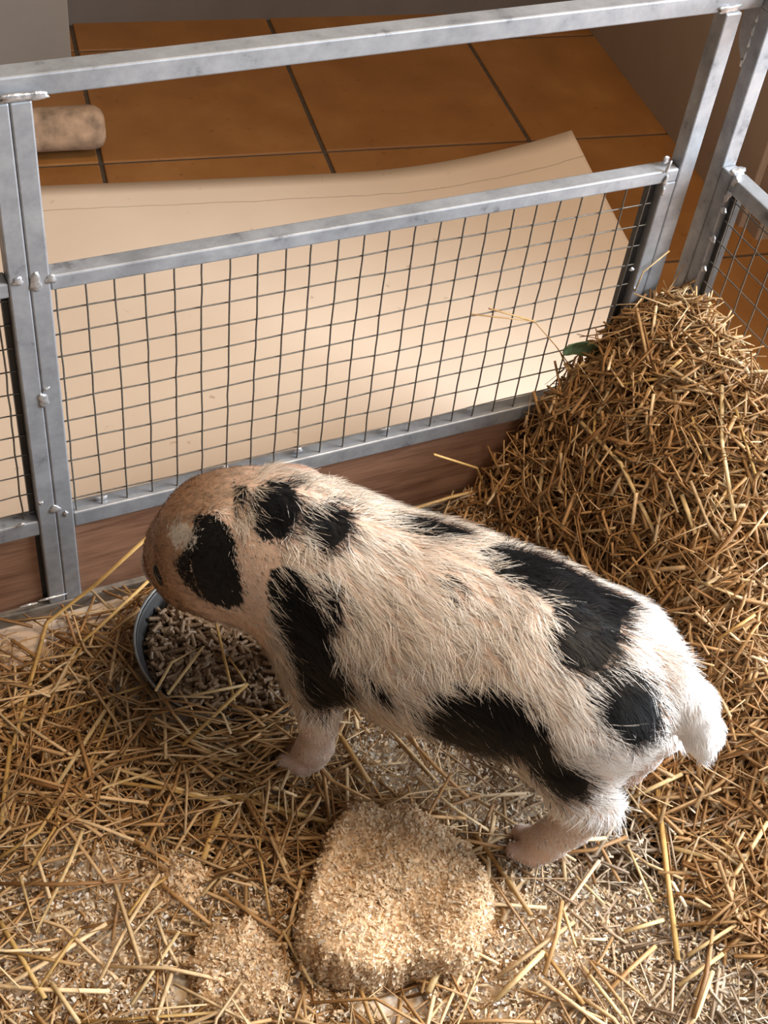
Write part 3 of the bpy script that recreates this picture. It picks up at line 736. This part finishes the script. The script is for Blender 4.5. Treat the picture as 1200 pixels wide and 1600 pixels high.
traced = [
    ([(232, 838, .105), (150, 913, .052), (73, 973, .016), (48, 1060, .02), (18, 1135, .02)], .0048, 'long golden bent straw leaning from the floor toward the piglet snout', None, GOLD),
    ([(243, 1080, .056), (268, 1035, .062), (318, 1010, .066), (262, 1085, .058)], .0032, BL, BG, PALE), ([(338, 975, .062), (352, 1035, .060), (366, 1095, .055)], .003, BL, BG, GOLD),
    ([(297, 1087, .062), (385, 1070, .062)], .0034, BL, BG, PALE), ([(387, 1068, .062), (345, 1108, .060), (285, 1165, .040)], .0040, BL, BG, GOLD), ([(358, 1028, .06), (383, 1064, .060)], .0020, BL, BG, GOLD),
    ([(240, 900, .055), (150, 985, .02), (95, 1030, .016)], .0040, FL, FG, GOLD), ([(225, 925, .03), (165, 975, .015)], .0034, FL, FG, BRN),
    ([(90, 1225), (177, 1090)], .0044, FL, FG, PALE), ([(125, 1182), (270, 1230), (325, 1246)], .0040, FL, FG, PALE), ([(100, 1266), (165, 1230), (235, 1207)], .0032, FL, FG, PALE), ([(50, 1352), (95, 1280)], .003, FL, FG, GOLD),
    ([(32, 1370), (57, 1457), (110, 1345), (130, 1295)], .0036, FL, FG, PALE), ([(350, 1145), (390, 1200), (412, 1260), (405, 1325), (422, 1430)], .0026, FL, FG, GOLD), ([(428, 1292), (446, 1352)], .0032, FL, FG, PALE),
    ([(342, 1270), (315, 1350)], .0060, FL, FG, GOLD), ([(442, 1455), (487, 1537)], .003, FL, FG, PALE), ([(205, 1570), (280, 1455)], .003, FL, FG, PALE), ([(20, 1165), (66, 1000)], .0038, FL, FG, GOLD),
    ([(522, 1135), (548, 1175), (577, 1222)], .0055, FL, FG, BRN), ([(230, 1150), (330, 1190), (435, 1235)], .0034, FL, FG, BRN), ([(2, 1290), (8, 1230), (16, 1165)], .0045, FL, FG, GOLD), ([(315, 1400), (340, 1370), (370, 1352)], .0028, FL, FG, PALE),
    ([(55, 1552), (125, 1450)], .003, FL, FG, GOLD), ([(0, 1485), (125, 1508)], .0034, FL, FG, BRN), ([(125, 1597), (340, 1582)], .003, FL, FG, GOLD), ([(180, 1222), (260, 1232), (325, 1250), (410, 1240)], .0042, FL, FG, GOLD),
    ([(260, 1150), (400, 1140), (468, 1118)], .0034, FL, FG, GOLD), ([(300, 1170), (380, 1175), (462, 1145)], .0034, FL, FG, GOLD), ([(0, 1340), (60, 1300), (110, 1225)], .0036, FL, FG, GOLD), ([(350, 1240), (430, 1262), (512, 1285)], .0055, FL, FG, GOLD),
    ([(420, 1255), (470, 1290), (515, 1335)], .0045, FL, FG, BRN), ([(0, 1440), (35, 1500), (70, 1560)], .0045, FL, FG, GOLD), ([(80, 1535), (125, 1600)], .004, FL, FG, PALE), ([(200, 1430), (225, 1395), (300, 1345)], .003, FL, FG, GOLD),
    ([(0, 1135), (60, 1120), (180, 1085), (230, 1070)], .003, FL, FG, GOLD), ([(130, 1215), (155, 1160), (178, 1105)], .003, FL, FG, GOLD), ([(60, 1140), (90, 1070), (130, 1010)], .003, FL, FG, BRN),
    ([(1028, 1234), (1042, 1360), (1059, 1500)], .0055, FL, FG, GOLD), ([(1050, 1325), (1100, 1337), (1144, 1369)], .0058, FL, FG, PALE), ([(1200, 1284), (1147, 1369), (1144, 1400), (1169, 1437)], .0042, FL, FG, PALE),
    ([(775, 1562), (850, 1487)], .0050, FL, FG, PALE), ([(912, 1512), (981, 1600)], .004, FL, FG, PALE), ([(850, 1487), (912, 1569)], .004, FL, FG, BRN), ([(900, 1369), (944, 1412)], .003, FL, FG, PALE), ([(669, 1550), (694, 1497)], .006, FL, FG, PALE),
    ([(975, 1252), (1066, 1209)], .0045, FL, FG, PALE), ([(975, 1456), (1037, 1437)], .0040, FL, FG, PALE), ([(1075, 1493), (1150, 1445)], .0038, FL, FG, PALE), ([(562, 1543), (582, 1600)], .004, FL, FG, BRN), ([(740, 1300), (790, 1370), (830, 1430)], .0050, FL, FG, BRN),
    ([(1060, 1540), (1130, 1490)], .004, FL, FG, PALE), ([(980, 1320), (1020, 1410)], .003, FL, FG, PALE), ([(880, 1420), (900, 1480)], .003, FL, FG, PALE), ([(1100, 1290), (1150, 1330)], .003, FL, FG, GOLD),
    ([(907, 659), (970, 724), (1027, 841)], .0050, HL, HG, PALE), ([(1128, 602), (1128, 692), (1148, 814)], .0046, HL, HG, PALE), ([(907, 587), (975, 600), (1033, 591), (1065, 562)], .0040, HL, HG, GOLD), ([(889, 598), (912, 566)], .0046, HL, HG, PALE),
    ([(1065, 773), (1087, 834)], .0055, HL, HG, PALE), ([(905, 832), (961, 825)], .0040, HL, HG, PALE), ([(1108, 807), (1141, 760)], .0030, HL, HG, PALE), ([(984, 665), (1020, 602)], .0032, HL, HG, PALE), ([(930, 640), (925, 760)], .0034, HL, HG, GOLD),
    ([(700, 800), (790, 770), (830, 740)], .003, HL, HG, BRN), ([(1080, 650), (1110, 720)], .0036, HL, HG, GOLD), ([(840, 790), (850, 720)], .0046, HL, HG, PALE), ([(1150, 640), (1180, 740)], .0036, HL, HG, GOLD), ([(1085, 905), (1160, 935)], .0036, HL, HG, PALE), ([(1120, 1000), (1180, 960)], .0036, HL, HG, GOLD),
]
for pts, wd, lab, grp, col in traced:
    P = []
    for p in pts:
        if len(p) == 3: P.append(onz(p[:2], p[2]))
        else:
            z = z_at(p) + .013; q = onz(p, z); P.append(q)
    stalk_obj(P, wd, lab, grp, np.array(col) * random.uniform(.88, 1.08))
# stalks poking from the heap towards the fence
stalk_obj([onx((1200, 622), .640), onx((1099, 575), .640)], .0034, 'pale straw stalk lying along the crest of the straw heap', None, PALE)
stalk_obj([onx((1049, 484), .630), onx((1078, 530), .632), onx((1112, 585), .640)], .0050, 'broad pale straw stalk sticking up at the top of the heap', None, PALE)
stalk_obj([ony((678, 710), -.06), ony((745, 731), -.04), ony((757, 762), -.03)], .0034, 'bent straw stalk sticking out of the heap toward the wooden board', None, GOLD)
stalk_obj([ony((640, 797), -.02), ony((700, 778), -.016), ony((756, 764), -.013)], .0042, 'pale straw stalk resting against the foot of the wooden fence board', None, PALE)
stalk_obj([ony((736, 491), -.012), ony((835, 502), -.012), ony((868, 540), -.012), ony((900, 585), -.012)], .0018, 'thin dry grass stem leaning on the wire mesh', None, BRN)
stalk_obj([ony((764, 482), -.011), ony((800, 492), -.0115), ony((835, 502), -.012)], .0022, 'dry seed stalk branching from the stem on the mesh', None, BRN)
stalk_obj([ony((992, 455), -.010), ony((1005, 425), -.008), ony((1046, 392), -.007)], .0020, 'thin straw stalk sticking up before the corner post', None, PALE)
# more single stalks over floor and heap
x, y, p = scatter(1500)
ok = (p[:, 0] > -20) & (p[:, 0] < 1220) & (p[:, 1] > 960) & (p[:, 1] < 1610) & ~mask_any(p, BARE)
x, y = x[ok][:120], y[ok][:120]
for xi, yi in zip(x, y):
    a = rng.uniform(0, np.pi); L = rng.uniform(.05, .12) if xi < .3 else rng.uniform(.035, .08); k = rng.normal(0, .06)
    P = []
    for t in (-.5, 0, .5):
        qx = xi + math.cos(a + k * t * 3) * L * t; qy = min(yi + math.sin(a + k * t * 3) * L * t, -.012)
        qx = min(qx, .64); dd = np.array([qx, qy]) - BOWL_C; r_ = np.linalg.norm(dd); zz = float(bed_h(np.array(qx), np.array(qy))) + .012
        if r_ < BOWL_R + .006: zz = max(zz, .058)
        P.append((qx, qy, zz + rng.uniform(-.002, .004)))
    stalk_obj(P, rng.uniform(.0026, .0044), FL, FG, straw_cols(1, .7)[0] * 1.1)
for k in range(95):
    xi = .645 - rng.random() * .2; yi = -.02 - rng.random() * .42
    if heap_h(np.array(xi), np.array(yi)) < .02: continue
    a = rng.uniform(0, np.pi); L = rng.uniform(.035, .085); P = []
    for t in (-.5, 0, .5):
        qx = min(xi + math.cos(a) * L * t, .648); qy = min(yi + math.sin(a) * L * t, -.011)
        P.append((qx, qy, float(bed_h(np.array(qx), np.array(qy))) + .009 + rng.uniform(-.004, .008)))
    stalk_obj(P, rng.uniform(.0026, .0046), HL, HG, straw_cols(1, .55)[0] * 1.05)

# ---------------------------------------------------------------- green leaf on the heap
c0 = ony((905, 543), -.016); V = []; F = []
for i in range(7):
    t = i / 6; w = .0105 * math.sin(math.pi * min(.97, t * .92 + .08)) ** .8 + .0005
    for k in range(5):
        s = (k - 2) / 2
        V.append(c0 + np.array([-.022 + .046 * t, -.002 - .004 * s * s + .004 * math.sin(5 * t), .004 - .006 * t + w * s * .9 + .0015 * math.sin(9 * t + 2 * s)]))
F = [(i * 5 + k, i * 5 + k + 1, (i + 1) * 5 + k + 1, (i + 1) * 5 + k) for i in range(6) for k in range(4)]
lf = link('leaf', np_mesh('leaf', V, F), MAT['leaf'], smooth=True); lf.modifiers.new('thickness', 'SOLIDIFY').thickness = .0006
tag(lf, 'small curled green leaf caught on the heap against the mesh', 'leaf')

# ---------------------------------------------------------------- feed bowl and pellets
bw = empty('feed_bowl', (BOWL_C[0], BOWL_C[1], .0026)); tag(bw, 'round dark steel feed bowl full of brown pellets under the piglet snout', 'bowl')
prof = [(.0, .004), (.060, .004), (.072, .003), (.080, .006), (.092, .026), (.1005, .0475), (.1030, .0500), (.1036, .0508), (.1028, .0513), (.1010, .0500), (.0990, .046), (.090, .0255), (.079, .0085), (.07, .0062), (.0, .0062)]
prof = [(r * BOWL_R / .104, z + .0003) for r, z in prof]
def lathe(pr_, n=56, c=(0, 0)):
    V = []; F = []
    for r, z in pr_:
        for i in range(n): a = 2 * np.pi * i / n; V.append((c[0] + max(r, .0002) * math.cos(a), c[1] + max(r, .0002) * math.sin(a), z))
    for k in range(len(pr_) - 1):
        for i in range(n): F.append((k * n + i, k * n + (i + 1) % n, (k + 1) * n + (i + 1) % n, (k + 1) * n + i))
    return np.array(V), np.array(F)
V, F = lathe(prof[:6] + prof[9:], c=BOWL_C); F = F[:, ::1]
link('bowl_body', np_mesh('bowl_body', V, F), MAT['bowl'], bw, True)
V, F = lathe([prof[5], prof[6], prof[7], prof[8], prof[9]], c=BOWL_C)
link('rim', np_mesh('rim', V, F), m_simple('rim_steel', (.20, .19, .175), .4, .6, .15, 80), bw, True)

def pellet_me(seed, L):
    rr = random.Random(seed); bm = bmesh.new()
    bmesh.ops.create_cone(bm, cap_ends=True, segments=8, radius1=.00215, radius2=.0021, depth=L)
    for v in bm.verts: v.co.z += rr.uniform(-.0007, .0007); v.co.x *= rr.uniform(.94, 1.06)
    bmesh.ops.rotate(bm, verts=bm.verts, cent=(0, 0, 0), matrix=Matrix.Rotation(math.pi / 2, 3, 'Y'))
    me = bm_mesh('feed_pellet', bm); me.materials.append(MAT['pellet']); return me
PM = [pellet_me(k, L) for k, L in enumerate((.008, .010, .012, .0135, .009))]
def pel_z(x, y):
    r = np.hypot(x - BOWL_C[0], y - BOWL_C[1]) / BOWL_R
    return .0445 - .008 * r ** 2 - .010 * np.clip((r - .8) / .2, 0, 1) + .002 * np.sin(50 * x) * np.sin(60 * y)
def pel_rand():
    return rng.uniform(0, 2 * np.pi), rng.normal(0, .20)
# bed of pellets below, then the single ones on top
bed = []
tv = np.array([v.co for v in PM[2].vertices]); tf = []
bmp = bmesh.new(); bmp.from_mesh(PM[2]); bmesh.ops.triangulate(bmp, faces=bmp.faces); tf = np.array([[v.index for v in f_.verts] for f_ in bmp.faces]); tv = np.array([v.co for v in bmp.verts]); bmp.free()
VV = []; FF = []; k = 0
for i in range(1500):
    r_ = BOWL_R * .86 * math.sqrt(rng.random()); a = rng.uniform(0, 2 * np.pi); x_ = BOWL_C[0] + r_ * math.cos(a); y_ = BOWL_C[1] + r_ * math.sin(a)
    yaw, pt = pel_rand(); M_ = Matrix.Rotation(yaw, 3, 'Z') @ Matrix.Rotation(pt, 3, 'Y')
    VV.append(tv @ np.array(M_).T + np.array([x_, y_, float(pel_z(x_, y_)) - .0045 + rng.uniform(-.002, .002)])); FF.append(tf + k * len(tv)); k += 1
V, F = lathe([(.0002, .033), (.05, .0325), (.078, .027), (.083, .020)], 40, BOWL_C)
pb = link('feed_pellet_bed', np_mesh('feed_pellet_bed', np.concatenate(VV), np.concatenate(FF)), MAT['pellet']); tag(pb, 'brown feed pellets heaped inside the steel bowl', 'feed', kind='stuff')
cnt = 0; tries = 0
while cnt < 300 and tries < 6000:
    tries += 1
    pxl = (rng.uniform(205, 465), rng.uniform(905, 1135)); q = onz(pxl, .044)
    if np.hypot(q[0] - BOWL_C[0], q[1] - BOWL_C[1]) > BOWL_R * .84: continue
    o = bpy.data.objects.new('feed_pellet', PM[cnt % 5]); COL.objects.link(o)
    yaw, pt = pel_rand(); o.rotation_euler = (0, pt, yaw); o.location = (q[0], q[1], float(pel_z(q[0], q[1])) + rng.uniform(0, .0025))
    tag(o, 'brown feed pellet lying on top in the steel bowl', 'feed pellet', 'feed pellets in the bowl'); cnt += 1
for p_ in [(122, 966), (135, 1037), (83, 1010)]:
    q = onz(p_, .005); o = bpy.data.objects.new('feed_pellet', PM[3]); COL.objects.link(o); o.location = (q[0], q[1], .0050); o.rotation_euler = (0, 0, rng.uniform(0, 3))
    tag(o, 'dark feed pellet spilled on the linoleum by the fence post', 'feed pellet', 'spilled feed pellets')

# ---------------------------------------------------------------- piglet colours
SPOTS = [
    [(302, 806), (330, 800), (350, 812), (366, 840), (373, 890), (381, 945), (352, 953), (315, 937), (288, 912), (272, 882), (292, 852), (300, 830)],
    [(395, 765), (420, 752), (455, 755), (472, 785), (464, 815), (445, 838), (420, 847), (400, 837), (389, 805)],
    [(480, 790), (510, 782), (540, 795), (549, 820), (536, 847), (505, 862), (482, 850), (472, 820)],
    [(366, 755), (388, 762), (382, 785), (364, 790)],
    [(422, 890), (450, 882), (478, 912), (500, 950), (508, 985), (516, 1010), (538, 1050), (552, 1078), (530, 1100), (500, 1112), (468, 1098), (456, 1060), (443, 1020), (428, 980), (418, 930)],
    [(497, 895), (520, 902), (531, 940), (522, 982), (506, 975), (499, 935)],
    [(598, 806), (650, 800), (700, 813), (742, 828), (720, 842), (680, 842), (640, 832)], [(690, 900), (716, 905), (706, 931), (690, 922)],
    [(747, 863), (770, 845), (816, 846), (901, 870), (965, 895), (1013, 932), (973, 963), (966, 1011), (936, 1048), (880, 1045), (853, 1011), (856, 984), (867, 947), (811, 917), (773, 895)],
    [(912, 1075), (944, 1042), (987, 1040), (1013, 1062), (1033, 1112), (1025, 1150), (987, 1165), (953, 1145), (923, 1112)],
    [(638, 1107), (704, 1067), (736, 1057), (784, 1073), (827, 1105), (853, 1142), (861, 1176), (901, 1203), (924, 1224), (903, 1247), (867, 1248), (835, 1215), (816, 1180), (757, 1182), (693, 1172), (652, 1146)],
    [(555, 1050), (600, 1070), (614, 1092), (580, 1088)],
]
def spot_mask(px_, jit=0.0):
    q = px_ + (rng.normal(0, jit, px_.shape) if jit else 0)
    m_ = np.zeros(len(q), bool)
    for s in SPOTS: m_ |= poly_in(q[:, 0], q[:, 1], s)
    return m_
FAR_SPOTS = [((.20, -.07, .25), .05), ((.05, -.08, .21), .055), ((.12, -.08, .17), .03), ((.34, -.05, .25), .035), ((.27, -.06, .19), .03)]
def pig_black(loc, nrm_w, jit=0.0):
    w = pig_world(loc); vd = CAM - w; vd /= np.linalg.norm(vd, axis=1)[:, None]
    face = (vd * nrm_w).sum(1) > -.08
    m_ = spot_mask(pix(w), jit) & face & (loc[:, 1] > -.045) & ~((loc[:, 1] < .02) & (loc[:, 2] < .12))
    for c, r in FAR_SPOTS:
        m_ |= (np.linalg.norm(loc - np.array(c) + rng.normal(0, .003, loc.shape), axis=1) < r) & ~face
    return m_

v, fc = pig_mesh(.0025)
me = np_mesh('piglet', pig_world(v), fc)
nrm = np.array([x.normal for x in me.vertices])
def grad(pts):
    e = .002; g = np.stack([pig_sdf((pts + np.eye(3)[i] * e).astype(np.float32)) - pig_sdf((pts - np.eye(3)[i] * e).astype(np.float32)) for i in range(3)], 1)
    return g / (np.linalg.norm(g, axis=1)[:, None] + 1e-9)
gl = grad(v); gw = gl[:, :1] * PIG_H + gl[:, 1:2] * PIG_L + gl[:, 2:3] * np.array([0, 0, 1.0])
blk = pig_black(v, gw, 1.5)
skin = np.tile(np.array([[.60, .41, .30]]), (len(v), 1)) * rng.uniform(.96, 1.04, (len(v), 1))
face_t = np.clip((v[:, 0] - .335) / .05, 0, 1)[:, None]; skin = skin * (1 - face_t) + np.array([.42, .24, .14]) * face_t
leg_t = np.clip((.15 - v[:, 2]) / .05, 0, 1)[:, None] * (v[:, :1] < .30); skin = skin * (1 - leg_t) + np.array([.62, .44, .35]) * leg_t
hoof = np.clip((.040 - v[:, 2]) / .010, 0, 1)[:, None] * (v[:, :1] < .30); skin = skin * (1 - hoof * .5) + np.array([.40, .24, .19]) * hoof * .5
earb = (v[:, 1] < -.035) & (v[:, 2] > .25) & (v[:, 0] > .27); skin[earb] = (.30, .17, .12)
sn = np.clip((v[:, 0] - .400) / .02, 0, 1)[:, None] * (v[:, 2:3] < .15); skin = skin * (1 - sn) + np.array([.33, .19, .15]) * sn
tail = v[:, 0] < -.06; skin[tail & (v[:, 2] > .16)] = (.80, .74, .70)
white_t = (np.hypot(pix(pig_world(v))[:, 0] - 284, pix(pig_world(v))[:, 1] - 836) < 19 + rng.normal(0, 4, len(v))) & (gw @ (CAM - PIG_M) > 0); skin[white_t] = (.66, .60, .54); blk[white_t] = False
skin[blk] = (.006, .0055, .0055)
a = me.color_attributes.new('Col', 'FLOAT_COLOR', 'POINT'); c4 = np.ones((len(v), 4), np.float32); c4[:, :3] = skin; a.data.foreach_set('color', c4.ravel())
PS, nt, b = mat('piglet_skin'); va = nd(nt, 'ShaderNodeVertexColor', layer_name='Col'); nn_ = noise(nt, 220, 4, objvec(nt))
nt.links.new(va.outputs[0], b.inputs['Base Color']); b.inputs['Roughness'].default_value = .6; b.inputs['Specular IOR Level'].default_value = .25; bump(nt, b, nn_.outputs[0], .25, .001)
b.inputs['Subsurface Weight'].default_value = .0
me.materials.append(PS)
pig = bpy.data.objects.new('piglet', me); COL.objects.link(pig); me.shade_smooth()
tag(pig, 'white and black spotted piglet standing with its head down over the feed bowl', 'pig')

# hair: short tapering bristles swept backwards
me.calc_loop_triangles(); T_ = np.empty(len(me.loop_triangles) * 3, np.int32); me.loop_triangles.foreach_get('vertices', T_); T_ = T_.reshape(-1, 3)
P = v[T_]; ar = np.linalg.norm(np.cross(P[:, 1] - P[:, 0], P[:, 2] - P[:, 0]), axis=1)
ctr = P.mean(1); dens = np.where(ctr[:, 1] < -.06, .55, 1.0) * np.where(ctr[:, 2] < .06, .35, 1) * np.where((ctr[:, 0] > .40), .5, 1)
NH = 95000
pick = rng.choice(len(T_), NH, p=ar * dens / (ar * dens).sum()); u = rng.random((NH, 2)); fl = u.sum(1) > 1; u[fl] = 1 - u[fl]
root = P[pick, 0] + (P[pick, 1] - P[pick, 0]) * u[:, :1] + (P[pick, 2] - P[pick, 0]) * u[:, 1:]
gn = grad(root)
flow = np.stack([-np.ones(NH), np.zeros(NH), np.full(NH, -.55)], 1)
flow[:, 1] += np.sign(root[:, 1]) * .25 * (root[:, 2] > .24)
hd = root[:, 0] > .33; flow[hd] = (-.7, .0, .55)
lg = (root[:, 2] < .15); flow[lg] = (-.35, 0, -1)
tl = root[:, 0] < -.055; flow[tl] = (-.45, 0, -1)
cell = np.floor(root / np.array([.010, .006, .006])).astype(np.int64); hsh = np.abs((cell[:, 0] * 73856093) ^ (cell[:, 1] * 19349663) ^ (cell[:, 2] * 83492791)) % 4096
tab = rng.normal(0, .30, (4096, 3)); tabc = rng.uniform(.80, 1.08, 4096)
flow += tab[hsh] + .22 * np.stack([np.sin(60 * root[:, 2] + 30 * root[:, 0]), np.zeros(NH), np.sin(45 * root[:, 0] + 2)], 1)
flow += rng.normal(0, .16, flow.shape); flow -= gn * (flow * gn).sum(1)[:, None]; flow /= np.linalg.norm(flow, axis=1)[:, None] + 1e-9
Lh = rng.uniform(.012, .026, NH); Lh[hd] = rng.uniform(.005, .011, hd.sum()); Lh[root[:, 2] < .13] = rng.uniform(.003, .006, (root[:, 2] < .13).sum())
tl2 = (root[:, 0] < -.05) & (root[:, 2] > .16); Lh[tl2] = rng.uniform(.010, .018, tl2.sum()) * .7
ear = (root[:, 0] > .28) & (root[:, 0] < .385) & (np.abs(root[:, 1]) > .035) & (root[:, 2] > .2); Lh[ear] = rng.uniform(.003, .006, ear.sum())
gw2 = gn[:, :1] * PIG_H + gn[:, 1:2] * PIG_L + gn[:, 2:3] * np.array([0, 0, 1.0])
bk = pig_black(root, gw2, 6.0)
lift_ = rng.uniform(.10, .32, NH)
p0 = root - gn * .0008; p1 = root + (flow * .5 + gn * lift_[:, None] * .55) * Lh[:, None]; p2 = root + (flow * .97 + gn * lift_[:, None] * .75) * Lh[:, None]
def w3(q): return pig_world(q)
p0, p1, p2 = w3(p0), w3(p1), w3(p2)
tg = p2 - p0; sdv = np.cross(tg, gw2); sdv /= np.linalg.norm(sdv, axis=1)[:, None] + 1e-9
wd = rng.uniform(.00032, .00055, NH)[:, None]
Vh = np.stack([p0 - sdv * wd * .5, p0 + sdv * wd * .5, p1 - sdv * wd * .42, p1 + sdv * wd * .42, p2 - sdv * wd * .10, p2 + sdv * wd * .10], 1)
base = np.arange(NH) * 6; Fh = np.concatenate([np.stack([base, base + 1, base + 3, base + 2], 1), np.stack([base + 2, base + 3, base + 5, base + 4], 1)])
t = rng.random(NH)[:, None]; hc = np.array([.66, .52, .38]) * (1 - t) + np.array([.90, .84, .76]) * t
hc = hc * tabc[hsh][:, None]; hf = (np.clip((root[:, 0] + rng.normal(0, .012, NH) - .325) / .05, 0, 1) * (root[:, 2] > .15))[:, None]; hc = hc * (1 - hf) + hc * np.array([.60, .47, .36]) * hf; rp_ = np.clip((.06 - root[:, 0]) / .06, 0, 1)[:, None]; hc = hc * (1 - rp_ * .7) + np.array([.93, .91, .89]) * rp_ * .7; wt = np.hypot(*((pix(pig_world(root)) + rng.normal(0, 8, (NH, 2)) - np.array([283, 836])).T)) < 24; wt &= hd & (root[:, 1] > 0); bk &= ~wt; hc[wt] = (.80, .77, .72); hc[tl] = (.92, .90, .88)  # rump hair whitened: partly own tone, partly a painted window highlight
dk = (rng.random(NH) < .05) & ~tl; hc[dk] = (.10, .08, .06)
hc[bk] = np.array([.007, .0065, .007]); wl = bk & (rng.random(NH) < .004) & ~hd; hc[wl] = (.7, .66, .6)
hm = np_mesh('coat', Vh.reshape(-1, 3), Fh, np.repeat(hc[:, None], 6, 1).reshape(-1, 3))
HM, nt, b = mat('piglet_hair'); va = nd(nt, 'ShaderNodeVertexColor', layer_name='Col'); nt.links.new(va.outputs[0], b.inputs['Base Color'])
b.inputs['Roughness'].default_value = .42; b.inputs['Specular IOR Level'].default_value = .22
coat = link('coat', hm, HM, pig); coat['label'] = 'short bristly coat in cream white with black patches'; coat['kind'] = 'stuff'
# eye
q = np.array([.400, .016, .187])
for _ in range(6): q = q - grad(q[None].astype(np.float32))[0] * float(pig_sdf(q[None].astype(np.float32))[0])
def eye_at(px_):
    d = ray(px_); t_ = .9
    for _ in range(120):
        w = CAM + d * t_; rel = w - PIG_M; l_ = np.array([[rel @ PIG_H, rel @ PIG_L, w[2]]], np.float32); s = float(pig_sdf(l_)[0])
        if s < .0004: return w, l_[0]
        t_ += max(s * .8, .0004)
    return None, None
for tx in range(247, 275, 2):
    w, l_ = eye_at((tx, 899))
    if w is not None: break
g_ = grad(l_[None])[0]; gwv = g_[0] * PIG_H + g_[1] * PIG_L + g_[2] * np.array([0, 0, 1.0])
bm = bmesh.new(); bmesh.ops.create_uvsphere(bm, u_segments=16, v_segments=10, radius=.0072)
fwd = Vector(gwv); updir = Vector(ROT[1] * -1.0); upd = (updir - fwd * updir.dot(fwd)).normalized(); sdd = fwd.cross(upd)
for vv in bm.verts:
    c = vv.co.copy(); vv.co = Vector(w) + sdd * c.x * .85 + upd * c.z * 1.35 + fwd * c.y * .45
link('eye', bm_mesh('eye', bm), MAT['eye'], pig, True)
